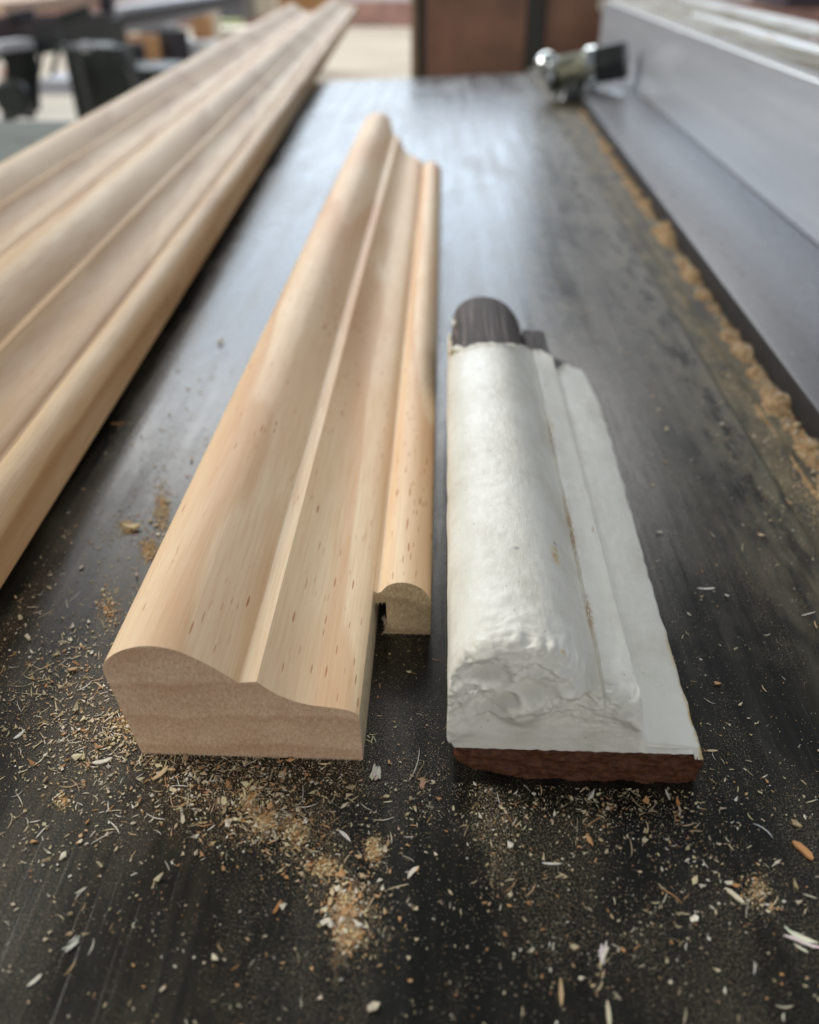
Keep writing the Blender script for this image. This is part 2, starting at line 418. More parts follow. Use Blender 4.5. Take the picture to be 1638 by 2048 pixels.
# clot of old grease and shavings on the guide
def lump(name, center, sx, sy, sz, mat, seed, label=None, cat=None, amp=0.5, res=26, kind=None, group=None, parent=None):
    vs, fs = [], []
    for i in range(res+1):
        for j in range(res+1):
            u = -1+2*i/res; v = -1+2*j/res
            r = math.hypot(u, v)
            h = max(0.0, 1-r**2)
            nn = noise.fractal(Vector((u*2.2+seed, v*2.2, seed)), 1.0, 2.0, 5)
            nn2 = noise.noise(Vector((u*9+seed, v*9, seed*2)))
            hz = h*(0.65+amp*nn+0.25*amp*nn2) - 0.12*(1-h)
            k = 1 + 0.25*noise.noise(Vector((u*1.5, v*1.5, seed+3)))
            vs.append((u*sx*k, v*sy*k, max(-0.1, hz)*sz))
    for i in range(res):
        for j in range(res):
            a = i*(res+1)+j; fs.append((a, a+1, a+res+2, a+res+1))
    o = mesh_obj(name, vs, fs, mat, parent, 60); o.location = center
    if label: tag(o, label, cat, group, kind)
    return o
M['grease'] = plain('brown_grease', (0.11, 0.055, 0.035), 0.35, 0, 0.5, 60)
gc = atz(1625, 85, HT-0.004)
lump('grease_clot', (gc.x, gc.y, HT-0.004), 0.022, 0.075, 0.006, M['grease'], 3.1, 'lumpy brown grease clot smeared on top of the metal guide', 'grease')
gc = atz(1545, 78, HT-0.004)
lump('resin_blob', (gc.x, gc.y, HT-0.004), 0.006, 0.016, 0.004, plain('amber_resin', (0.34, 0.17, 0.04), 0.4, 0, 0.3, 80), 6.1, 'small amber brown blob beside the grease clot on the guide', 'blob')

# ================================================================= PINE MOULDINGS
def resample(pts, step, corner=28):
    out = [Vector(pts[0])]
    for i in range(len(pts)-1):
        a, b = Vector(pts[i]), Vector(pts[i+1])
        n_ = max(1, int((b-a).length/step))
        for k in range(1, n_+1): out.append(a.lerp(b, k/n_))
    return out
def catmull(pts, n_=5):
    out = []
    P = [Vector(p) for p in pts]
    for i in range(len(P)-1):
        p0 = P[max(0, i-1)]; p1 = P[i]; p2 = P[i+1]; p3 = P[min(len(P)-1, i+2)]
        for k in range(n_):
            t_ = k/n_
            out.append(0.5*((2*p1)+(-p0+p2)*t_+(2*p0-5*p1+4*p2-p3)*t_*t_+(-p0+3*p1-3*p2+p3)*t_**3))
    out.append(P[-1]); return out
mm = 0.001
# body, x relative to the right side of the bead (x=0)
round_ = catmull([(-76.2, 28.0), (-75.6, 31.2), (-73.0, 34.0), (-69.8, 35.9), (-65.6, 37.1), (-61.6, 37.0), (-57.8, 35.9), (-54.6, 34.1), (-51.4, 31.9), (-48.3, 29.3), (-46.0, 27.2), (-45.0, 26.3)], 5)
fillet_ = [(-44.9, 26.2), (-40.6, 26.7)]
ogee_ = catmull([(-40.5, 26.6), (-38.3, 24.4), (-35.6, 22.3), (-32.2, 20.5), (-28.7, 19.4), (-25.2, 18.9), (-22.4, 18.5), (-19.8, 17.9), (-18.0, 17.1), (-17.0, 16.3)], 5)
body_prof = [Vector((-72.4, 0))] + [Vector(p) for p in round_] + [Vector(p) for p in fillet_] + [Vector(p) for p in ogee_] + [Vector((-16.6, 0))]
bead_prof = [Vector(p) for p in [(-13.2, 0), (-13.5, 12.6), (-16.95, 11.8), (-16.95, 16.05), (-15.8, 15.5), (-14.8, 15.9)]] + \
    [Vector(p) for p in catmull([(-13.9, 17.2), (-12.4, 18.6), (-9.6, 19.5), (-6.6, 19.2), (-3.9, 17.9), (-1.9, 15.8), (-0.8, 13.2), (-0.5, 10.5)], 5)] + [Vector((-0.4, 0))]
def extrude(name, prof, y0, y1f, mats, parent, rows=60, side_idx=None, wob=0.0):
    """prof in mm; closed polygon swept along +Y from y0 to y1f(x)"""
    n_ = len(prof); vs = []; fs = []; fm = []
    def ys(x):
        y1 = y1f(x) if callable(y1f) else y1f
        return [y0 + (y1-y0)*(k/rows) for k in range(rows+1)]
    cache = [ys(p.x*mm) for p in prof]
    for r in range(rows+1):
        for i, p in enumerate(prof):
            y = cache[i][r]
            dz = wob*noise.noise(Vector((y*3, p.x*0.03, 1.7))) if p.y > 0.5 else 0
            inset = 1.0
            vs.append((p.x*mm, y, p.y*mm + dz))
    for r in range(rows):
        for i in range(n_):
            j = (i+1) % n_
            fs.append((r*n_+i, r*n_+j, (r+1)*n_+j, (r+1)*n_+i))
            fm.append(side_idx if (side_idx is not None and i == n_-2) else 0)
    fs.append(tuple(range(n_))); fm.append(1)
    fs.append(tuple(range(rows*n_, rows*n_+n_))); fm.append(1)
    return mesh_obj(name, vs, fs, mats, parent, 24, fm)
def fibres(name, parent, segs, count, length, mat, seed):
    """small torn fibres along given segments (local coords)"""
    rnd = random.Random(seed); vs = []; fs = []; cols = []
    for _ in range(count):
        a, b_ = rnd.choice(segs); p = Vector(a).lerp(Vector(b_), rnd.random())
        d = Vector((rnd.uniform(-0.6, 0.6), -rnd.uniform(0.3, 1.0), rnd.uniform(-0.25, 0.25))).normalized()*length*rnd.uniform(0.3, 1.2)
        w = Vector((1, 0, 0))*rnd.uniform(0.05, 0.13)*mm
        k = len(vs); up = Vector((0, 0, rnd.uniform(0.05, 0.12)*mm))
        p.z = max(p.z, 0.0002)
        vs += [p-w, p+w, p+up, p+d]; vs[-1].z = max(vs[-1].z, 0.0001)
        fs += [(k, k+1, k+3), (k+1, k+2, k+3), (k+2, k, k+3), (k, k+2, k+1)]
        c = rnd.choice([(0.70, 0.58, 0.42), (0.78, 0.70, 0.55), (0.60, 0.45, 0.28)])
        cols += [c]*4
    o = mesh_obj(name, vs, fs, mat, parent); paintcols(o, cols); return o
def paintcols(o, facecols, layer='tint'):
    me = o.data; at = me.color_attributes.new(layer, 'FLOAT_COLOR', 'CORNER')
    buf = []
    for p, c in zip(me.polygons, facecols):
        for _ in range(p.loop_total): buf += [c[0], c[1], c[2], 1.0]
    at.data.foreach_set('color', buf)

Y0, Y1 = 0.1335, 0.1797
cm = empty('pine_moulding', (0, Y0, 0)); tag(cm, 'short unpainted pine moulding with cut end in the middle of the table', 'moulding')
_ye = [(-0.077, .868), (-0.052, .876), (-0.0455, .822), (-0.040, .812), (-0.034, .778), (-0.020, .757), (-0.014, .745), (0.0, .735)]
def YEND(x):
    for (a, b), (c, d) in zip(_ye, _ye[1:]):
        if x <= c: return b+(d-b)*(max(x, a)-a)/(c-a)-Y0
    return .735-Y0
extrude('moulding_body', body_prof, 0, YEND, [M['pine'], M['end'], M['sawn']], cm, 60, 2)
bead = extrude('bead', bead_prof, Y1-Y0, YEND, [M['pine'], M['end_bead'], M['sawn']], cm, 60)
fibres('torn_fibres', cm, [((-0.0720, -0.0001, 0.0003), (-0.0168, -0.0001, 0.0003))], 260, 0.0011, M['chip'], 4)
fibres('torn_fibres', bead, [((-0.0138, Y1-Y0+0.0002, 0.0006), (-0.0128, Y1-Y0, 0.0045))], 90, 0.0026, M['chip'], 9)
fibres('torn_fibres', bead, [((-0.0132, Y1-Y0, 0.0004), (-0.0006, Y1-Y0, 0.0004)), ((-0.0134, Y1-Y0, 0.000), (-0.0137, Y1-Y0, 0.006)), ((-0.0165, Y1-Y0, 0.012), (-0.0136, Y1-Y0, 0.0125))], 130, 0.0014, M['chip'], 5)

def long_moulding(x0, y0, y1, lift, slope, rise, label):
    o = empty('pine_moulding', (x0, 0, lift), 0)
    o.rotation_euler = (rise, 0, -math.atan(slope)) if False else (math.atan(rise), 0, math.atan(-slope))
    tag(o, label, 'moulding', 'long pine mouldings on the left')
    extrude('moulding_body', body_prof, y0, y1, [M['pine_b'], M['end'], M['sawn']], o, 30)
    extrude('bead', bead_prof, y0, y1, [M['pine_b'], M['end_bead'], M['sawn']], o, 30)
    return o
long_moulding(-0.124, 0.06, 2.68, 0.004, -0.045, 0.006, 'long unpainted pine moulding nearest the short one, running past the table edge')
long_moulding(-0.213, 0.06, 2.42, 0.004, -0.045, 0.006, 'outermost long pine moulding, partly hidden by the other long one')

# ================================================================= OLD WHITE MOULDING
YW = 0.1295
wm = empty('painted_moulding', (0.0, YW, 0)); tag(wm, 'old offcut of moulding under thick chipped white paint, brown wood showing', 'moulding')
def pp(x, y): v = aty(x, y, YW); return (v.x*1000, v.z*1000)
zb = 12.6
prof_w = [(7.0, zb)] + catmull([(4.9, 17), (4.0, 24), (3.9, 30), (4.6, 35), (7.3, 39.2), (12.0, 42.0), (18.0, 42.9), (24.0, 42.1), (29.0, 39.7), (32.8, 36.2), (35.6, 32.6), (37.8, 29.6), (39.2, 28.2)], 6) + \
    catmull([(39.7, 29.3), (42.0, 28.9), (45.6, 27.9), (47.6, 27.2)], 3) + catmull([(47.7, 27.1), (48.2, 23.5), (48.5, 20.5)], 3) + \
    catmull([(48.6, 20.3), (49.2, 16.6), (50.6, 14.4), (53.0, 13.5), (57.4, 13.3), (61.5, 12.9), (63.6, 12.2), (64.2, 10.2)], 5)
pw = resample([Vector((p[0], p[1])) for p in prof_w], 0.36)
LW = 0.352-YW
def lerp_t(tab, x):
    if x <= tab[0][0]: return tab[0][1]
    for (a, b), (c, d) in zip(tab, tab[1:]):
        if x <= c: return b+(d-b)*(x-a)/(c-a)
    return tab[-1][1]
def yend_w(x):      # where the paint stops at the far end (mm -> m)
    return lerp_t([(4, .306), (7, .303), (10, .294), (22, .295), (30, .303), (38, .322), (42, .322), (50, .318), (52, .336), (57, .343), (65, .337)], x)-YW + 0.0025*noise.fractal(Vector((x*0.22, 3.1, 0)), 1.0, 2.0, 4)
def edge_w(y):      # drift of the right edge along the length (mm), y from the front in m
    return lerp_t([(0, 0), (0.06, 0.8), (0.145, 3.1), (0.18, 3.6), (0.195, 2.6), (0.215, 0.2)], y)
ROWS = 230; FR = 84
vs = []; fs = []; wear = []
nP = len(pw)
def N3(v, s, seed=0.0): return noise.noise(Vector((v[0]*s+seed, v[1]*s, v[2]*s)))
bumps = [  # photo px of lumps on the front face: x, y, radius mm, height mm (towards the viewer)
    (985, 1372, 4.6, 1.3), (940, 1352, 4.0, -1.4), (985, 1350, 3.4, -1.9), (1040, 1345, 3.0, 1.2), (1085, 1352, 3.4, -1.5), (1112, 1350, 3.0, 1.5),
    (1150, 1375, 3.0, 1.8), (1090, 1395, 4.5, 1.2), (1020, 1408, 4.0, 1.3), (960, 1402, 3.6, -1.2), (1170, 1400, 4.0, -1.0),
    (1040, 1428, 4.0, 1.0), (1293, 1438, 3.4, 2.4), (1262, 1422, 2.6, 1.2), (985, 1392, 4.0, -1.3), (1060, 1392, 2.4, 1.2), (920, 1450, 3.0, 1.4), (905, 1465, 2.2, 1.2), (1075, 1350, 1.6, 1.3),
    (1130, 1425, 5.0, -0.9), (990, 1435, 3.2, -1.0), (1010, 1385, 2.2, -1.4), (1060, 1372, 2.4, -1.3)]
bpts = []
for (x, y, r, h) in bumps:
    v = aty(x, y, YW); bpts.append((v.x*1000, v.z*1000, r, h))
def front_disp(x, z):
    d = 0.0
    for bx_, bz_, r, h in bpts:
        q = ((x-bx_)**2*0.55 + (z-bz_)**2*1.5)/(r*r)
        d += h*math.exp(-q*1.3)
    up = min(1.0, max(0.0, (z-19)/8))
    d *= 0.9
    d += (0.15+0.55*up)*noise.fractal(Vector((x*0.22, z*0.5, 3.3)), 1.0, 2.1, 4)
    pit = noise.noise(Vector((x*0.42, z*0.7, 9.3)))
    d -= up*1.5*max(0, pit-0.22)
    return d
def fade_h(pz): return min(1.0, max(0.0, (pz-14)/9))
ystart = []
for i, p in enumerate(pw):
    h = max(0.0, p.y-12.4)
    ystart.append(min(4.2, 0.34*h)*(1+0.55*noise.noise(Vector((p.x*0.11, 4.2, 0)))) + 0.4)
for r in range(FR+1):
    s = r/FR
    for i, p in enumerate(pw):
        zlo = 12.4 + 0.35*noise.noise(Vector((p.x*0.5, 0, 8))) - (1.6 if p.x > 62 else 0)
        h = max(0.0, p.y-zlo); R = ystart[i]
        Rz = min(R, h*0.6)
        if s < 0.62:
            q = s/0.62; z = zlo+(h-Rz)*q; y = -1.5*(1-q**1.3)
        else:
            a = (s-0.62)/0.38*math.pi/2; z = zlo+h-Rz+Rz*math.sin(a); y = R*(1-math.cos(a))
        if p.y <= zlo: z = p.y
        xo = max(0, 17-z)*0.42*(1-s) if p.x < 9 else 0
        d = 1.9*front_disp(p.x, z)*fade_h(p.y)*min(1, s*3.5)
        dirz = 0.0 if s < 0.62 else math.sin((s-0.62)/0.38*math.pi/2)
        vs.append(Vector(((p.x+xo)*mm, (y - d*(1-dirz*0.8))*mm, (z + d*dirz*0.55)*mm)))
for r in range(1, ROWS+1):
    t_ = r/ROWS
    for i, p in enumerate(pw):
        ye = yend_w(p.x); ys_ = ystart[i]*mm
        y = ys_ + (ye-ys_)*(t_**1.25); yy = (y-ys_)*1000
        dz = 0.16*noise.noise(Vector((p.x*0.12, y*45, 1.0))) + 0.07*noise.noise(Vector((p.x*0.5, y*260, 4.0)))
        d = 1.9*front_disp(p.x, p.y)*fade_h(p.y)*math.exp(-yy/1.3) + 0.9*fade_h(p.y)*math.exp(-yy/9)*(1-math.exp(-yy/1.5))*noise.fractal(Vector((p.x*0.2, yy*0.22, p.y*0.2)), 1.0, 2.0, 4)
        x = p.x + (0.25*noise.noise(Vector((y*90, 3, p.y*0.1))) + 0.12*noise.noise(Vector((y*300, 5, p.y*0.2))))*min(1, yy/3)
        if p.x > 56:
            x += (0.5*noise.noise(Vector((y*160, 7, 2)))*min(1, yy/3) + edge_w(y))*(p.x-56)/8
        z = p.y
        if 32 < p.x < 38:     # ragged lip of an old paint layer at the foot of the round
            z += 0.6*max(0, noise.noise(Vector((y*45, 1.5, 0))))*min(1, yy/5)
        lipe = math.exp(-((t_-1)*90)**2)*0.7
        q = Vector((x*mm, (y*1000 - d*0.2)*mm, (z + dz*min(1, yy/6) + d*0.55 + lipe)*mm))
        if p.y < 14 and p.x < 7: q.z = p.y*mm
        vs.append(q)
TOT = FR+ROWS+1
for r in range(TOT-1):
    for i in range(nP-1):
        a = r*nP+i; fs.append((a, a+1, a+nP+1, a+nP))
# skirt: left and right sides down to the table (thin) are part of the core below
shell = mesh_obj('paint_coat', vs, fs, M['paint'], wm, 50)
me = shell.data; at_ = me.color_attributes.new('wear', 'FLOAT_COLOR', 'POINT')
buf = []
def gauss(a, s): return math.exp(-(a/s)**2)
def spot(px, py, z, rx, ry):
    v = atz(px, py, z); return (v.x*1000, (v.y-YW)*1000, rx, ry)
brown = [spot(1187, 1058, .028, 0.45, 1.4)]
dark = [spot(1032, 1101, .042, 0.7, 0.6), spot(1108, 1105, .034, 0.5, .5)]
yell = [(29, 3, 0.6, 0.7), (32, 44, 0.5, 0.8), spot(1108, 1135, .034, 1.0, 3.0), spot(1104, 845, .029, 0.5, 5.0), (64.0, 8, 0.8, 6), (64.0, 2, 1.0, 3), (6, 185, 1.5, 4)]
for v in me.vertices:
    x, y, z = v.co.x*1000, v.co.y*1000, v.co.z*1000
    e = gauss(x-39.6, 0.6)*(0.9*gauss(y-66, 13) + 0.9*gauss(y-28, 7) + 0.7*gauss(y-120, 9)) if y > 2 else 0
    for s in brown: e += gauss((x-s[0]), s[2])*gauss(y-s[1], s[3])
    g = sum(gauss(x-s[0], s[2])*gauss(y-s[1], s[3]) for s in yell)
    if x > 63.2 and y < 40: g += 0.5
    d = sum(gauss(x-s[0], s[2])*gauss(y-s[1], s[3]) for s in dark)*0.8
    buf += [min(1, e), min(1, g), min(1, d), 1]
at_.data.foreach_set('color', buf)
# brown timber: low slab at the front (under the coat), and the bare far end
def slab():
    vs, fs = [], []
    nx, ny, nz = 90, 60, 14
    x0, x1 = 5.9, 64.7
    L = (0.335-YW)*1000
    rows = []
    def P3(x, y, z):
        return (x*mm, y*mm, z*mm)
    # front face grid (nx by nz) rolling to the top
    for k in range(nz+1):
        for i in range(nx+1):
            u = i/nx; s = k/nz
            x = x0+(x1-x0)*u
            ztop = 12.3 - 3.4*max(0, (u-0.90)/0.10)**2
            zbot = 0.0
            if u < 0.30: zbot = 5.0*(1-u/0.30)**1.4*1.0
            z = zbot+(ztop-zbot)*s
            y = -1.3 + 1.0*noise.noise(Vector((x*0.18, z*0.5, 2))) + 0.55*noise.noise(Vector((x*0.9+z*0.8, z*1.2, 5))) + (1-s)*1.3
            if u > 0.97: y += 0.8*((u-0.97)/0.03)**2
            if u < 0.03: y += 1.5*(1-u/0.03)
            vs.append(P3(x, y, z))
    # back ring: push through to far end
    base = len(vs)
    for k in range(nz+1):
        for i in range(nx+1):
            u = i/nx; s = k/nz
            vs.append(P3(x0+(x1-x0-0.5)*u, L, (12.0*s)))
    def q(o_, k, i): return o_+k*(nx+1)+i
    for k in range(nz):
        for i in range(nx):
            fs.append((q(0, k, i), q(0, k, i+1), q(0, k+1, i+1), q(0, k+1, i)))
            fs.append((q(base, k, i), q(base, k, i+1), q(base, k+1, i+1), q(base, k+1, i)))
        for i in (0, nx): fs.append((q(0, k, i), q(0, k+1, i), q(base, k+1, i), q(base, k, i)))
    for i in range(nx):
        for k in (0, nz): fs.append((q(0, k, i), q(0, k, i+1), q(base, k, i+1), q(base, k, i)))
    return mesh_obj('timber_base', vs, fs, M['redwood'], wm, 60)
slab()
core = [Vector((7.5, 8))] + [Vector(p) for p in catmull([(6.4, 20), (6.2, 30), (8.4, 36.2), (13.0, 39.6), (19.0, 40.9), (24.6, 40.0), (29.4, 37.6), (33.0, 33.8), (35.6, 29.6), (37.0, 25)], 5)] + [Vector((37.2, 8))]
def jag(x): return 0.352-YW + 0.0022*math.sin(x*1400)*0.4
extrude('bare_round_end', core, 0.12, lambda x: 0.353-YW, [M['darkwood'], M['darkwood']], wm, 40)
core2 = [Vector((37.4, 8)), Vector((37.6, 26.0)), Vector((43, 25.8)), Vector((47.6, 25.2)), Vector((48.0, 22)), Vector((48.4, 8))]
extrude('bare_fillet_end', core2, 0.12, lambda x: 0.353-YW, [M['darkwood'], M['darkwood']], wm, 20)
core3 = [Vector((48.6, 2)), Vector((48.6, 13.4)), Vector((53, 12.2)), Vector((63.0, 11.4)), Vector((63.2, 2))]
extrude('bare_flat_end', core3, 0.12, lambda x: 0.357-YW-max(0, x-0.05)*0.9, [M['darkwood'], M['darkwood']], wm, 20)
# curl of lifted paint on the left of the far end
def curl():
    bm = bmesh.new()
    for (x, y, z, r, sx, sy, sz) in [(5.0, 178, 35, 2.2, 0.5, 3.4, 1.6), (4.8, 192, 32, 1.8, .5, 4.0, 2.0), (6.4, 204, 36.2, 1.2, .6, 3.6, .8), (8.0, 166, 39.8, 1.4, 1.3, .9, .5), (22, 166, 42.2, 1.2, 2.0, .8, .4), (28, 169, 41.2, 1.2, 2.2, .8, .5), (5.2, 170, 38, 1.4, .8, 1.5, 1)]:
        g = bmesh.ops.create_icosphere(bm, subdivisions=3, radius=r*mm)
        for v in g['verts']:
            c = v.co.copy(); n_ = noise.noise(c*900+Vector((x, y, z)))*0.35
            v.co = Vector((c.x*sx*(1+n_), c.y*sy*(1+n_), c.z*sz*(1+n_))) + Vector((x, y, z))*mm
    o = bm_obj('lifted_paint_flakes', bm, M['paint'], wm, 80)
    a_ = o.data.color_attributes.new('wear', 'FLOAT_COLOR', 'POINT')
    b_ = []
    for v in o.data.vertices: b_ += [0, 0.55 if v.co.x < 0.007 else 0.1, 0, 1]
    a_.data.foreach_set('color', b_)
curl()

# ================================================================= CLAMP BOLT AT THE FAR END
M['chrome'] = plain('chrome', (0.80, 0.84, 0.84), 0.14, 1.0, 0.03, 20)
M['nickel'] = plain('worn_brass_nickel', (0.50, 0.50, 0.42), 0.30, 0.9, 0.3, 80)
M['black'] = plain('black_oxide', (0.05, 0.055, 0.055), 0.3, 0.6, 0.3, 60)
A = aty(1098, 150, 1.25); B = aty(1252, 143, 1.22)
A.z = 0.036; B.z = 0.044
A = Vector((aty(1098, 150, 1.25).x, 1.25, 0.028)); B = Vector((aty(1250, 145, 1.22).x, 1.22, 0.050))
ck = empty('clamp_bolt', (A.x, A.y, 0.0)); tag(ck, 'chrome and black clamping bolt lying across the far end of the guide base', 'clamp bolt')
off = Vector((A.x, A.y, 0)); A0 = A-off; B0 = B-off; D = (B0-A0)
bm_obj('flange', cyl_bm(A0-D*0.02, A0+D*0.10, [(0, 0.010), (0.1, 0.022), (0.5, 0.026), (0.9, 0.022), (1, 0.012)], 40), M['chrome'], ck, 40)
bmx = bmesh.new(); bmesh.ops.create_uvsphere(bmx, u_segments=32, v_segments=18, radius=0.0165)
for v in bmx.verts: v.co += A0 + Vector((-0.004, -0.004, 0.012))
bm_obj('ball_knob', bmx, M['chrome'], ck, 80)
bm_obj('threaded_body', cyl_bm(A0+D*0.10, A0+D*0.62, [(0, 0.017), (0.06, 0.021)] + [(0.08+0.84*k/24, 0.021 if k % 2 else 0.0188) for k in range(25)] + [(0.95, 0.018), (1, 0.016)], 40), M['nickel'], ck, 30)
bm_obj('collar', cyl_bm(A0+D*0.50, A0+D*0.64, [(0, 0.018), (0.1, 0.0235), (0.9, 0.0235), (1, 0.018)], 40), M['chrome'], ck, 40)
bm_obj('hex_head', cyl_bm(A0+D*0.64, A0+D*1.0, [(0, 0.021), (0.05, 0.0245), (0.95, 0.0245), (1, 0.0235)], 6), M['black'], ck)
bm_obj('foot', cyl_bm(A0+D*0.32+Vector((0, -0.004, -0.013)), Vector(((A0+D*0.32).x, (A0+D*0.32).y-0.006, 0.0)), [(0, 0.016), (0.6, 0.018), (1, 0.022)], 24), M['black'], ck, 40)
bm_obj('glare_bar', bar_bm(A0+D*0.5+Vector((0, -0.03, -0.022)), A0+D*0.98+Vector((0.0, -0.03, -0.038)), 0.03, 0.002), M['chrome'], ck)  # bright bar added in place of the glare on the guide base

# ================================================================= THINGS BEHIND THE TABLE
def pbox(x0, y0, x1, y1, Y, depth, bm=None, bev=0.0):
    a = aty(x0, y1, Y); b = aty(x1, y0, Y)
    return box_bm((min(a.x, b.x), Y, min(a.z, b.z)), (max(a.x, b.x), Y+depth, max(a.z, b.z)), bev, 2, bm)
M['crate'] = plain('brown_box_panel', (0.21, 0.105, 0.068), 0.5, 0, 0.4, 9)
M['crate_dark'] = plain('dark_olive_strap', (0.035, 0.034, 0.028), 0.6, 0, 0.2, 14)
M['crate_tan'] = plain('tan_box_edge', (0.26, 0.18, 0.11), 0.6, 0, 0.2, 20)
YBX = 1.86
bxp = aty(820, 60, YBX)
bx_ = empty('packing_case', (bxp.x, YBX, -0.25)); tag(bx_, 'brown packing case with dark upright strap behind the table end', 'case')
def rel(b, o=bx_):
    for v in b.verts: v.co -= Vector(o.location)
    return b
xa, xb = aty(822, 60, YBX).x, aty(1215, 60, YBX).x
zt = 0.135
bm_obj('panel', rel(box_bm((aty(850, 60, YBX).x, YBX, -0.25), (aty(1052, 60, YBX).x, YBX+0.3, zt), 0.002)), M['crate'], bx_)
bm_obj('panel', rel(box_bm((aty(1090, 60, YBX).x, YBX, -0.25), (xb, YBX+0.3, zt), 0.002)), M['crate'], bx_)
bm_obj('strap', rel(box_bm((aty(1053, 60, YBX).x, YBX-0.006, -0.25), (aty(1089, 60, YBX).x, YBX+0.3, zt+0.003), 0.002)), M['crate_dark'], bx_)
bm_obj('corner_post', rel(box_bm((xa, YBX-0.004, -0.25), (aty(836, 60, YBX).x, YBX+0.3, zt+0.002), 0.002)), M['crate_tan'], bx_)
bm_obj('corner_gap', rel(box_bm((aty(836, 60, YBX).x+0.0005, YBX+0.006, -0.25), (aty(850, 60, YBX).x-0.0005, YBX+0.3, zt-0.003))), M['crate_dark'], bx_)
M['stand_iron'] = plain('dark_stand_iron', (0.03, 0.03, 0.03), 0.7)  # even dark tone of the stand below the case
st = bm_obj('case_stand', box_bm((xa-0.02, YBX-0.02, ZF), (xb+0.05, YBX+0.35, -0.2505)), M['stand_iron']); tag(st, 'dark stand under the brown packing case behind the table', 'stand')

# dark green machine bench at the left
M['mgreen'] = plain('dark_green_machine', (0.016, 0.022, 0.021), 0.5, 0.1, 0.3, 3)
M['navy'] = plain('dark_navy_steel', (0.022, 0.022, 0.035), 0.5, 0.1, 0.2, 3)
M['lav'] = plain('pale_bench_edge', (0.45, 0.46, 0.52), 0.5, 0, 0.15, 3)
M['boardpink'] = plain('pinkish_board', (0.70, 0.50, 0.38), 0.7, 0, 0.12, 4)
M['purpb'] = plain('plum_beam', (0.055, 0.032, 0.040), 0.6, 0, 0.4, 12)
mb = empty('machine_bench', (-1.6, 3.0, ZF)); tag(mb, 'dark green steel machine bench with thick legs in the left background', 'bench')
def relb(b): return rel(b, mb)
def seg(x0, y0, Y0_, x1, y1, Y1_, w, h, bm=None): return bar_bm(aty(x0, y0, Y0_), aty(x1, y1, Y1_), w, h, bm)
bm_obj('main_beam', relb(seg(-60, 92, 2.5, 232, 62, 3.4, 0.07, 0.075)), M['mgreen'], mb)
bm_obj('upper_beam', relb(seg(-60, 56, 2.5, 222, 40, 3.4, 0.06, 0.045)), M['purpb'], mb)
bm_obj('upper_beam', relb(seg(222, 42, 3.4, 470, -4, 5.2, 0.07, 0.045)), M['navy'], mb)
bm_obj('lower_rail', relb(seg(236, 66, 3.5, 430, 20, 5.0, 0.02, 0.016)), M['lav'], mb)
bm_obj('edge_strip', relb(seg(108, 42, 3.0, 222, 30, 3.4, 0.06, 0.022)), M['lav'], mb)
bm_obj('edge_strip', relb(seg(226, 24, 3.5, 440, -8, 5.1, 0.10, 0.028)), M['lav'], mb)
bm_obj('post', relb(seg(216, 100, 3.35, 214, -60, 3.35, 0.04, 0.04)), M['navy'], mb)
bm_obj('foot_bar', relb(seg(-20, 96, 2.4, 50, 86, 2.6, 0.05, 0.022)), M['lav'], mb)
for (x0, y0, x1, y1, w) in [(46, 96, 56, 235, 0.035), (30, 96, 10, 330, 0.03), (142, 96, 172, 240, 0.035), (66, 96, 74, 220, 0.016)]:
    bm_obj('leg', relb(seg(x0, y0, 2.62, x1, y1, 2.62, w, w)), M['mgreen'], mb)
def blob(name, px, py, Y, r, sc, mat, parent):
    b = bmesh.new(); bmesh.ops.create_icosphere(b, subdivisions=3, radius=r); c = aty(px, py, Y)
    for v in b.verts:
        v.co = Vector((v.co.x*sc[0], v.co.y*sc[1], v.co.z*sc[2]))*(1+0.15*noise.noise(v.co*12)) + c - Vector(parent.location)
    return bm_obj(name, b, mat, parent, 60)
hz = bmesh.new()
c0 = aty(196, 112, 2.9); c1 = aty(246, 190, 2.9)
bm_obj('motor_housing', relb(pbox(156, 90, 214, 250, 2.85, 0.12, None, 0.02)), M['mgreen'], mb, 40)
bm_obj('motor_housing', relb(seg(215, 96, 2.9, 262, 260, 2.9, 0.10, 0.12)), M['mgreen'], mb, 40)
bm_obj('cable_tray', relb(pbox(236, 138, 330, 200, 3.1, 0.25, None, 0.01)), M['mgreen'], mb)
blob('lamp_knob', 170, 94, 2.8, 0.016, (1, 1, 1), M['lav'], mb)
for q, (x0, y0, x1, y1, w) in enumerate([(8, 108, 40, 210, 0.012), (60, 96, 118, 70, 0.014), (118, 96, 104, 150, 0.010), (86, 92, 70, 190, 0.008), (128, 88, 150, 150, 0.014), (240, 100, 300, 190, 0.012), (120, 40, 180, 20, 0.03), (20, 40, 70, 28, 0.03)]):
    bm_obj('lever', relb(seg(x0, y0, 2.7, x1, y1, 2.72, w, w)), M['navy' if q % 2 else 'mgreen'], mb)
bm_obj('wheel', relb(cyl_bm(aty(20, 200, 2.5), aty(20, 200, 2.5)+Vector((0, 0.05, 0)), [(0, 0.04), (0.2, 0.05), (0.8, 0.05), (1, 0.04)], 32)), M['mgreen'], mb, 40)
bd = bm_obj('timber_board', bar_bm(aty(-60, 18, 2.7), aty(150, -6, 3.4), 0.20, 0.03), M['boardpink']); tag(bd, 'pinkish wooden board lying on the dark machine bench', 'board')
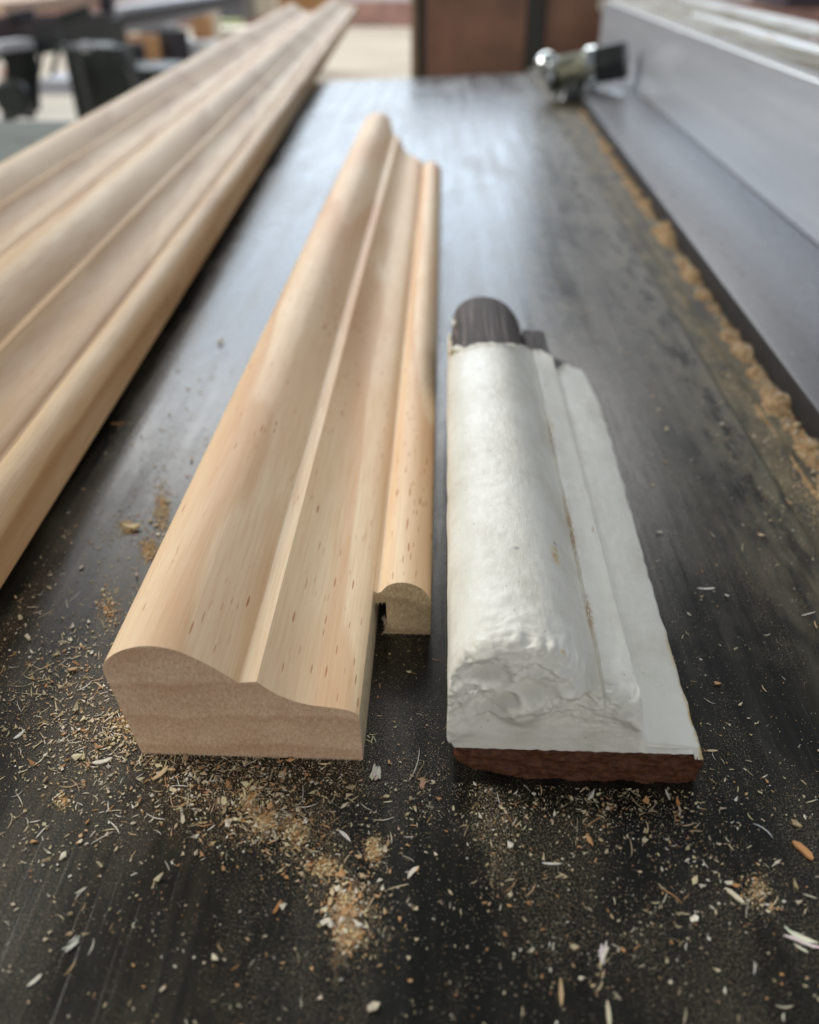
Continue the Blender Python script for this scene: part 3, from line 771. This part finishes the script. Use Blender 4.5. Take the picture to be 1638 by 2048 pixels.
# low clutter beyond
M['white'] = plain('white_sheet', (0.88, 0.88, 0.88), 0.6, 0, 0.05)
M['orange'] = plain('orange_timber', (0.62, 0.34, 0.16), 0.7)
M['cream'] = plain('cream_plank', (0.72, 0.64, 0.52), 0.7)
M['greyp'] = plain('grey_post', (0.20, 0.20, 0.22), 0.6)
M['greenp'] = plain('moss_cloth', (0.33, 0.36, 0.16), 0.8)
M['pinky'] = plain('pink_bucket', (0.48, 0.30, 0.28), 0.6)
def thing_box(name, x0, y0, x1, y1, Y, depth, mat, label, cat, bev=0.006):
    a = aty((x0+x1)/2, y1, Y); b = pbox(x0, y0, x1, y1, Y, depth, None, bev)
    for v in b.verts: v.co -= Vector((a.x, Y, a.z))
    o = bm_obj(name, b, mat, None, 40); o.location = (a.x, Y, a.z); tag(o, label, cat); return o
def lying(name, x0, x1, yt, yb, z, mat, label, cat, leg=0.03):
    p = [atz(x0, yb, z), atz(x1, yb, z), atz(x1-(x1-x0)*0.0, yt, z), atz(x0, yt, z)]
    o0 = p[0].copy(); vs = [q-o0 for q in p] + [q-o0-Vector((0, 0, leg)) for q in p]
    o = mesh_obj(name, vs, [(0, 1, 2, 3), (7, 6, 5, 4), (0, 4, 5, 1), (1, 5, 6, 2), (2, 6, 7, 3), (3, 7, 4, 0)], mat)
    o.location = o0; tag(o, label, cat); return o
lying('white_sheet', 250, 332, 70, 150, -0.5, M['white'], 'white sheet lying beyond the dark bench, left of the grey post', 'sheet')
lying('white_sheet', 352, 384, 72, 150, -0.5, M['white'], 'narrow white sheet lying right of the grey post', 'sheet')
thing_box('timber_offcut', 288, 52, 322, 70, 5.7, 0.08, M['orange'], 'orange timber offcut above the wider white panel', 'timber')
thing_box('metal_post', 334, 50, 350, 420, 5.5, 0.1, M['greyp'], 'grey upright post between the two white panels', 'post')
for (nm, x0, y0, x1, y1, Yd, mt, lb, ct) in [
    ('trestle_leg', 256, 92, 262, 420, 4.6, M['mgreen'], 'thin dark trestle leg just right of the bench housing', 'trestle leg'),
    ('trestle_leg', 276, 86, 284, 420, 4.7, M['navy'], 'second thin dark trestle leg right of the bench housing', 'trestle leg'),
    ('timber_stake', 306, 70, 313, 420, 4.9, M['orange'], 'thin orange stake left of the grey post', 'stake'),
    ('metal_rod', 366, 60, 372, 420, 5.0, M['navy'], 'thin dark rod right of the grey post', 'rod'),
    ('timber_stake', 428, 22, 436, 400, 5.6, M['cream'], 'pale stake right of the white drum', 'stake')]:
    thing_box(nm, x0, y0, x1, y1, Yd, 0.03, mt, lb, ct, 0.002)
thing_box('timber_post', 386, 30, 418, 82, 5.2, 0.08, M['orange'], 'short orange timber post right of the narrow white panel', 'post')
thing_box('white_drum', 384, 82, 420, 400, 5.1, 0.2, M['white'], 'white drum carrying the short orange timber post', 'drum', 0.02)
thing_box('green_cloth', 422, 44, 470, 60, 7.0, 0.3, M['greenp'], 'mossy green cloth bundle on the distant floor', 'cloth')
thing_box('cream_crate', 424, 60, 560, 110, 6.6, 0.4, M['cream'], 'low cream crate behind the outermost long moulding', 'crate')
thing_box('grey_cabinet', 440, -60, 474, 46, 8.0, 0.4, M['greyp'], 'tall grey cabinet far behind the long mouldings', 'cabinet')
thing_box('cream_plank', 512, -60, 540, 30, 8.0, 0.3, M['cream'], 'upright cream plank far behind the long mouldings', 'plank')
thing_box('grey_locker', 476, -60, 500, 40, 8.4, 0.4, plain('olive_grey', (0.28, 0.27, 0.24), 0.7), 'olive grey locker beside the tall grey cabinet', 'locker')
thing_box('orange_stack', 560, -60, 668, 22, 9.0, 0.5, M['orange'], 'stack of orange timber at the far wall above the moulding ends', 'timber stack')
thing_box('pink_bucket', 2, 132, 38, 176, 2.9, 0.1, M['pinky'], 'pink bucket half hidden behind the leg of the dark bench', 'bucket', 0.02)
thing_box('grey_step', 78, 160, 142, 190, 4.2, 0.25, M['lav'], 'grey step board on the floor under the dark bench', 'step')
thing_box('red_case', 1570, -60, 1760, 18, 2.6, 0.3, plain('dark_plum_case', (0.05, 0.03, 0.04), 0.6), 'dark plum case behind the guide in the top right corner', 'case')

# ================================================================= SAWDUST AND SHAVINGS
TINTS = [(0.84, 0.80, 0.66), (0.86, 0.82, 0.74), (0.80, 0.74, 0.50), (0.74, 0.66, 0.42), (0.72, 0.58, 0.38), (0.80, 0.72, 0.56), (0.66, 0.48, 0.28), (0.58, 0.34, 0.17), (0.78, 0.66, 0.45), (0.82, 0.78, 0.68), (0.52, 0.42, 0.26), (0.62, 0.56, 0.40)]
def blocked(x, y):
    if y > Y0-0.0006 and -0.0745 < x < -0.0160 : return True
    if y > Y1-0.001 and -0.018 < x < 0.0005: return True
    if YW-0.002 < y < 0.36 and 0.005 < x < 0.0655: return True
    if x < -0.124-0.045*y+0.002: return True
    return False
class Bits:
    def __init__(s): s.v = []; s.f = []; s.c = []
    def add(s, vs, fs, col):
        k = len(s.v); s.v += vs; s.f += [tuple(i+k for i in f) for f in fs]; s.c += [col]*len(fs)
    def build(s, name, parent=None):
        o = mesh_obj(name, s.v, s.f, M['chip'], parent); paintcols(o, s.c); return o
rg = random.Random(11)
def tint(warm=0.0):
    c = rg.choice(TINTS)
    if rg.random() < warm*0.5: c = rg.choice([(0.66, 0.40, 0.20), (0.70, 0.46, 0.26), (0.62, 0.34, 0.15)])
    k = rg.uniform(0.72, 1.12); return tuple(min(0.9, q*k) for q in c)
def grain(B, x, y, z, s, col):
    a = rg.uniform(0, 6.28); h = s*rg.uniform(0.4, 0.9)
    pts = [Vector((x+s*0.5*math.cos(a+2.09*i)*rg.uniform(0.6, 1.2), y+s*0.5*math.sin(a+2.09*i)*rg.uniform(0.6, 1.2), z)) for i in range(3)]
    B.add(pts+[Vector((x, y, z+h))], [(0, 1, 3), (1, 2, 3), (2, 0, 3), (0, 2, 1)], col)
def flake(B, x, y, z, s, col, asp=0.6):
    a = rg.uniform(0, 6.28); n_ = rg.choice([3, 4, 4, 5]); asp *= 0.75; th = s*0.12+0.00004
    tiltx, tilty = rg.uniform(-0.5, 0.5), rg.uniform(-0.5, 0.5); curl_ = rg.uniform(0.1, 0.8)
    top = []; bot = []
    for i in range(n_):
        t_ = 6.283*i/n_; r = s*0.6*rg.uniform(0.45, 1.3)
        u, v = r*math.cos(t_), r*math.sin(t_)*asp
        h = abs(u)**2/s*curl_*1.2 + u*tiltx*0.4 + v*tilty*0.4 + s*0.14
        X = x+u*math.cos(a)-v*math.sin(a); Y = y+u*math.sin(a)+v*math.cos(a)
        top.append(Vector((X, Y, max(z+0.00003, z+h)+th))); bot.append(Vector((X, Y, max(z+0.00001, z+h))))
    fs = [tuple(range(n_)), tuple(range(2*n_-1, n_-1, -1))] + [(i, (i+1) % n_, n_+(i+1) % n_, n_+i) for i in range(n_)]
    B.add(top+bot, fs, col)
def splinter(B, x, y, z, L, w, col, a=None, bend=None, zl=None):
    a = rg.uniform(0, 6.28) if a is None else a
    bend = rg.uniform(-0.5, 0.5) if bend is None else bend
    n_ = 5; vs = []; zl = rg.uniform(0, 0.2) if zl is None else zl
    for i in range(n_+1):
        t_ = i/n_-0.5; u = t_*L; v = bend*L*(t_*t_-0.08)
        ww = w*0.5*(1-abs(2*t_)**3*0.75)*rg.uniform(0.8, 1.15)
        zz = z + abs(t_)*L*zl*rg.uniform(0.7, 1.2) + 0.00004
        for sx, sz in ((-1, 0), (1, 0), (1, 1), (-1, 1)):
            vv = v+sx*ww
            vs.append(Vector((x+u*math.cos(a)-vv*math.sin(a), y+u*math.sin(a)+vv*math.cos(a), zz+sz*w*0.35)))
    fs = [(0, 1, 2, 3), (n_*4+3, n_*4+2, n_*4+1, n_*4)]
    for i in range(n_):
        for k in range(4): fs.append((i*4+k, i*4+(k+1) % 4, i*4+4+(k+1) % 4, i*4+4+k))
    B.add(vs, fs, col)
# clusters in photo pixels: cx, cy, sx, sy, slant, grains, flakes, splinters, warm
CL = [
 (170, 1390, 100, 110, 0, 4200, 900, 330, .15), (60, 1480, 90, 130, 0, 2400, 420, 150, .15), (240, 1470, 90, 60, 0, 3200, 620, 220, .15),
 (90, 1240, 90, 120, 0, 1700, 240, 60, .15), (250, 1180, 40, 90, 0, 1200, 160, 40, .3), (300, 1040, 26, 55, 0, 1800, 110, 20, .2), (330, 900, 60, 80, 0, 2200, 130, 10, .3),
 (250, 1060, 30, 20, 0, 700, 50, 6, .1), (290, 880, 90, 60, 0, 1500, 60, 5, .4), (430, 690, 50, 40, 0, 500, 20, 0, .3), (300, 1250, 60, 60, 0, 1500, 200, 60, .1),
 (510, 1560, 110, 45, 0, 6500, 700, 170, .35), (530, 1640, 60, 42, 0, 5000, 330, 50, .65), (380, 1590, 110, 60, 0, 3000, 420, 120, .25), (620, 1640, 70, 60, 0, 1500, 170, 50, .3),
 (640, 1740, 60, 30, 0, 1000, 90, 20, .5), (700, 1800, 34, 30, 0, 2200, 150, 16, .6), (690, 1850, 20, 38, 0, 2600, 220, 14, .6), (750, 1700, 14, 18, 0, 500, 24, 3, .6), (600, 1678, 20, 26, 0, 900, 50, 3, .7),
 (730, 1860, 40, 40, 0, 1200, 60, 8, .5), (380, 1850, 320, 130, 0, 1300, 170, 40, .3), (150, 1700, 160, 120, 0, 900, 170, 55, .2), (760, 1640, 90, 90, 0, 900, 90, 40, .3),
 (965, 1600, 26, 60, 0, 1500, 50, 6, .1), (1000, 1690, 22, 60, 0, 900, 40, 4, .2), (1120, 1620, 130, 36, 0, 1300, 220, 40, .3), (1250, 1620, 130, 45, 0, 1200, 200, 50, .3),
 (1200, 1780, 200, 90, 0, 1400, 230, 55, .25), (1450, 1750, 120, 110, 0, 700, 150, 40, .25), (1520, 1790, 24, 30, 0, 400, 60, 14, .2), (1420, 1570, 90, 80, 0, 400, 90, 30, .2),
 (1100, 1850, 40, 70, 0, 500, 30, 5, .3), (1370, 1380, 50, 170, 0, 900, 70, 30, .2), (1500, 1300, 110, 190, 0, 600, 60, 30, .1), (1000, 1900, 420, 110, 0, 1100, 130, 40, .2),
 (1200, 840, 90, 160, 0, 900, 60, 8, .2), (1260, 760, 90, 150, 0, 700, 60, 5, .2), (1320, 950, 80, 120, 0, 500, 50, 8, .1), (1130, 690, 60, 60, 0, 900, 40, 2, .3),
 (1590, 950, 40, 70, 0, 2500, 90, 10, .2), (1540, 880, 40, 70, 0, 2200, 90, 8, .2), (1450, 780, 40, 90, 0, 1800, 60, 3, .2), (1600, 1000, 50, 60, 0, 1500, 70, 8, .2),
 (820, 1380, 50, 150, 0, 700, 50, 16, .2), (845, 1560, 40, 60, 0, 1400, 60, 12, .1), (560, 350, 50, 60, 0, 300, 10, 0, .2), (1000, 450, 120, 120, 0, 700, 20, 0, .3), (480, 500, 60, 90, 0, 400, 10, 0, .3),
]
B = Bits()
for (cx, cy, sx, sy, sl, ng, nf, ns, warm) in CL:
    for kind, cnt in (('g', ng), ('f', nf), ('s', ns)):
        # sub-clumps so that the scatter is uneven
        subs = [(rg.gauss(cx, sx), rg.gauss(cy, sy)) for _ in range(18)]
        for _ in range(cnt):
            if rg.random() < 0.45:
                q = rg.choice(subs); px, py = rg.gauss(q[0], sx*0.22), rg.gauss(q[1], sy*0.22)
            else: px, py = rg.gauss(cx, sx), rg.gauss(cy, sy)
            if py < 175 or py > 2120: continue
            p = atz(px, py, 0)
            if blocked(p.x, p.y): continue
            z = 0.0 if p.x < XS else -0.001
            if p.x > 0.140: continue
            pile = gauss((px-690)/26, 1)*gauss((py-1845)/44, 1)*0.0012 + gauss((px-535)/50, 1)*gauss((py-1630)/36, 1)*0.0005
            z += pile*rg.random()
            far = 1.0 + max(0, (1000-py)/700)
            if rg.random() < {'g': 0.25, 'f': 0.1, 's': 0.42}[kind]: continue
            if kind == 'g': grain(B, p.x, p.y, z, rg.uniform(0.00009, 0.00030)*far, tint(warm))
            elif kind == 'f': flake(B, p.x, p.y, z, min(0.0024, rg.lognormvariate(-7.55, 0.58))*far, tint(warm), rg.uniform(0.35, 0.9))
            else: splinter(B, p.x, p.y, z, min(0.0052, rg.lognormvariate(-6.40, 0.62)), rg.uniform(0.00012, 0.0003), tint(warm*0.4))
# small heaps of finer dust, grain upon grain
for (cx, cy, sx, sy, cnt, hh) in [(692, 1830, 9, 24, 3000, 0.0014), (700, 1868, 12, 12, 900, 0.0007), (500, 1600, 10, 16, 900, 0.0007), (530, 1648, 14, 12, 1200, 0.0006), (592, 1664, 12, 14, 900, 0.0006), (748, 1700, 8, 14, 900, 0.0005), (650, 1735, 16, 10, 900, 0.0004), (255, 1055, 9, 7, 700, 0.0012), (300, 1100, 10, 12, 900, 0.0008), (1515, 1785, 14, 16, 260, 0.0003), (325, 1020, 9, 26, 1500, 0.0009), (125, 1605, 10, 8, 300, .0004), (275, 1440, 30, 16, 1600, 0.0005), (215, 1215, 12, 20, 600, 0.0005)]:
    for _ in range(cnt):
        u, v = rg.gauss(0, 1), rg.gauss(0, 1)
        w_ = 0.45*noise.noise(Vector((u*1.3, v*1.3, cx)))
        px, py = cx+u*sx*(1+w_), cy+v*sy*(1+w_); p = atz(px, py, 0)
        if blocked(p.x, p.y): continue
        z = hh*math.exp(-(u*u+v*v)*0.7)*rg.random()**0.5*max(0.1, 0.8+1.3*noise.noise(Vector((px*0.09, py*0.06, 3))))
        c = tint(0.5)
        c = (min(.9, c[0]*1.1), min(.9, c[1]*1.04), c[2]*0.9)
        if rg.random() < 0.86: grain(B, p.x, p.y, z, rg.uniform(0.00018, 0.00042), c)
        else: flake(B, p.x, p.y, z, rg.uniform(0.0004, 0.0010), c)
# even fine scatter
for _ in range(8000):
    px, py = rg.uniform(-20, 1660), rg.uniform(500, 2070); p = atz(px, py, 0)
    if blocked(p.x, p.y) or p.x > 0.14: continue
    z = 0 if p.x < XS else -0.001
    r = rg.random()
    if r < 0.90: grain(B, p.x, p.y, z, rg.uniform(0.00007, 0.00022), tint(0.2))
    elif r < 0.975: flake(B, p.x, p.y, z, rg.uniform(0.0002, 0.0006), tint(0.2))
    else: splinter(B, p.x, p.y, z, rg.uniform(0.0006, 0.0018), rg.uniform(0.00008, 0.0002), tint(0.1))
sd = B.build('sawdust'); tag(sd, 'pale sawdust and tiny wood chips scattered over the dark table', 'sawdust', None, 'stuff')

# sawdust drift lying against the foot of the guide
def drift():
    vs, fs = [], []; nx, ny = 26, 700
    ya, yb = 0.16, 1.16
    for j in range(ny+1):
        y = ya+(yb-ya)*j/ny
        xr = XB+0.027*y+0.0005
        wd = 0.0105 + 0.0035*noise.noise(Vector((y*35, 0, 0))) + 0.0015*noise.noise(Vector((y*160, 2, 0)))
        big = 0.5+0.75*noise.noise(Vector((y*26, 5, 1)))+0.35*noise.noise(Vector((y*70, 8, 1)))
        big = (0.05+1.7*max(0, big-0.34)**1.1)*(1.0 if y < 0.75 else max(0.4, 1-(y-0.75)*2))
        for i in range(nx+1):
            u = i/nx; x = xr-wd*(1-u)*1.15
            prof = math.sin(min(1, u*1.25)*math.pi/2)**1.7
            h = 0.0085*prof*min(1.15, big)
            h += (0.0011*noise.fractal(Vector((x*420, y*420, 2)), 1.0, 2.0, 4))*min(1, prof*2.2)
            vs.append((x, y, -0.0022+max(0.0, h)+0.0002*u))
    for j in range(ny):
        for i in range(nx):
            a = j*(nx+1)+i; fs.append((a, a+1, a+nx+2, a+nx+1))
    o = mesh_obj('sawdust_drift', vs, fs, M['pile'], None, 70)
    tag(o, 'long golden drift of sawdust lying against the foot of the guide', 'sawdust', None, 'stuff')
    B2 = Bits()
    for _ in range(4200):       # loose dust at the drift's edge
        y = ya+(yb-ya)*rg.random()**1.5; x_ = XB+0.027*y-0.0125-abs(rg.gauss(0, 0.0035))+0.003*noise.noise(Vector((y*60, 1, 1)))
        grain(B2, x_, y, 0.0 if x_ < XS+0.009*y else -0.0021, rg.uniform(0.0002, 0.0007), tint(0.3))
    for _ in range(500):        # crumbs on the guide's base
        y = 0.25+1.2*rg.random(); x_ = XB+0.027*y+0.003+0.075*rg.random()
        (flake if rg.random() < 0.4 else grain)(B2, x_, y, HB, rg.uniform(0.0003, 0.0014), tint(0.2))
    for _ in range(7000):
        y = ya+(yb-ya)*rg.random()**1.7; j = int((y-ya)/(yb-ya)*ny); i = min(nx, int(abs(rg.gauss(0.75, 0.25))*nx)) if rg.random() < 0.75 else rg.randrange(nx+1)
        v = vs[j*(nx+1)+min(nx, i)]
        c = tint(0.45); x_, y_, z_ = v[0]+rg.uniform(-.0004, .0004), y, v[2]
        r = rg.random()
        if r < 0.55: grain(B2, x_, y_, z_, rg.uniform(0.0003, 0.0009), c)
        elif r < 0.9: flake(B2, x_, y_, z_, rg.uniform(0.0006, 0.0022), c)
        else: splinter(B2, x_, y_, z_, rg.uniform(0.0012, 0.0035), rg.uniform(0.0002, 0.0005), c, zl=0.3)
    B2.build('drift_chips', o)
drift()

# larger shavings one can point to
def shaving(kind, px, py, L, w, a, col, label, bend=0.2, z=0.0):
    global rg
    p = atz(px, py, z); Bx = Bits()
    if kind == 'splinter': splinter(Bx, 0, 0, 0, L, w, col, a, bend, 0.05)
    elif kind == 'flake': flake(Bx, 0, 0, 0, L, col, w/L)
    elif kind == 'tuft':
        for k in range(6): splinter(Bx, rg.uniform(-1, 1)*L*0.2, rg.uniform(-1, 1)*L*0.2, 0.0001*k*0.5, L*rg.uniform(0.35, 1), w*rg.uniform(0.6, 1.2), tuple(q*rg.uniform(0.85, 1.05) for q in col), a+rg.gauss(0, 0.16), rg.uniform(-0.6, 0.6), 0.12)
    o = Bx.build('wood_shaving' if kind != 'splinter' else 'wood_splinter'); o.location = (p.x, p.y, z)
    tag(o, label, 'wood shaving' if kind != 'splinter' else 'wood splinter', 'larger shavings on the table'); return o
PALE = (0.80, 0.76, 0.66); TAN = (0.70, 0.50, 0.28); ORG = (0.62, 0.32, 0.14); WHT = (0.84, 0.83, 0.79)
S = [
 ('splinter', 1606, 1702, 0.0052, 0.0017, 2.15, ORG, 'fat orange brown chip near the right edge of the table', 0.3),
 ('tuft', 1606, 1888, 0.0065, 0.0007, 0.1-0.6, WHT, 'frayed white tuft of splinters at the lower right edge', 0.1),
 ('splinter', 1122, 1985, 0.0052, 0.0008, 1.50, (0.62, 0.46, 0.27), 'straight tan splinter pointing away at the very front', 0.05),
 ('splinter', 1217, 2030, 0.0050, 0.0008, 1.50, (0.74, 0.70, 0.52), 'pale greenish splinter touching the front edge of the photo', 0.05),
 ('tuft', 1203, 1905, 0.0042, 0.0006, 1.1, WHT, 'small white fibre tuft just behind the front splinters', 0.1),
 ('tuft', 752, 1545, 0.0045, 0.0009, 1.4, PALE, 'broad cream shaving in front of the gap between the two samples', 0.1),
 ('splinter', 832, 1530, 0.0105, 0.00022, 1.35, PALE, 'long hair-thin fibre in front of the gap, bent at its tip', 0.25),
 ('tuft', 845, 1570, 0.0028, 0.0006, 1.5, (0.70, 0.42, 0.30), 'pinkish curled shaving at the end of the hair-thin fibre', 0.1),
 ('tuft', 148, 1886, 0.0042, 0.0004, 1.0, WHT, 'pale crossed splinters alone at the lower left', 0.1),
 ('splinter', 70, 1962, 0.0030, 0.0007, 0.9, PALE, 'short pale chip in the bottom left corner', 0.1),
 ('flake', 430, 1917, 0.0022, 0.0014, 0, (0.80, 0.74, 0.56), 'round cream flake alone in front of the sawdust heap', 0),
 ('splinter', 825, 1745, 0.0036, 0.0009, 0.9, PALE, 'pointed cream shaving right of the small sawdust heaps', -0.4),
 ('splinter', 1470, 1793, 0.0042, 0.0011, 2.3, (0.78, 0.72, 0.55), 'blunt cream chip beside the crumbs at the right', 0.1),
 ('splinter', 1103, 1728, 0.0042, 0.0005, 0.0, WHT, 'level white splinter in front of the painted sample', 0.1),
 ('splinter', 1528, 1660, 0.0050, 0.0003, 2.3, (0.70, 0.74, 0.78), 'thin bluish curved fibre at the right of the table', 0.6),
 ('flake', 1293, 1604, 0.0026, 0.0018, 0, (0.72, 0.40, 0.18), 'left of the two orange flakes in front of the painted sample', 0),
 ('flake', 1354, 1608, 0.0025, 0.0014, 0, (0.72, 0.36, 0.14), 'right of the two orange flakes in front of the painted sample', 0),
 ('splinter', 1412, 1178, 0.0055, 0.0006, 0.05, WHT, 'forked white splinter right of the painted sample', 0.15),
 ('splinter', 1424, 1502, 0.0028, 0.0006, 0.05, (0.74, 0.62, 0.42), 'short tan splinter by the right corner of the painted sample', 0.0),
 ('splinter', 1335, 1590, 0.0030, 0.0006, 1.75, PALE, 'upright pale splinter between the two orange flakes', 0.0),
 ('splinter', 205, 1524, 0.0048, 0.0011, 0.35, PALE, 'long cream shaving left of the pine sample cut end', 0.3),
 ('splinter', 40, 1470, 0.0034, 0.0008, 1.1, WHT, 'white splinter standing out at the left edge', 0.3),
 ('splinter', 555, 1815, 0.0032, 0.0008, 1.2, (0.40, 0.20, 0.08), 'dark rust brown chip left of the sawdust heap', 0.1),
 ('flake', 1520, 1072, 0.0022, 0.0014, 0, (0.78, 0.64, 0.46), 'round peach flake on the bare iron right of the painted sample', 0),
 ('splinter', 236, 848, 0.0060, 0.0007, 0.1, (0.50, 0.26, 0.12), 'rusty splinter beside the nearest long moulding', 0.1),
 ('tuft', 770, 1240, 0.0036, 0.0005, 2.0, PALE, 'curly cream shred caught at the notch of the pine sample', 0.1),
 ('splinter', 1322, 1268, 0.0034, 0.0003, 2.2, WHT, 'thin white fibre close to the right side of the painted sample', 0.3),
 ('splinter', 690, 1672, 0.0040, 0.0007, 2.4, WHT, 'bright white shaving among the sawdust before the pine sample', 0.2),
 ('splinter', 322, 1548, 0.0050, 0.0010, 1.0, (0.76, 0.60, 0.36), 'yellow shaving just in front of the pine sample corner', 0.2),
 ('flake', 262, 1058, 0.0050, 0.0030, 0, (0.66, 0.56, 0.34), 'ochre crumb between the long mouldings and the pine sample', 0),
 ('flake', 440, 688, 0.0050, 0.0030, 0, (0.56, 0.46, 0.30), 'blurred tan crumb farther up between the mouldings', 0),
]
for (k, px, py, L, w, a, col, lab, bend) in S: shaving(k, px, py, L, w, a, col, lab, bend)
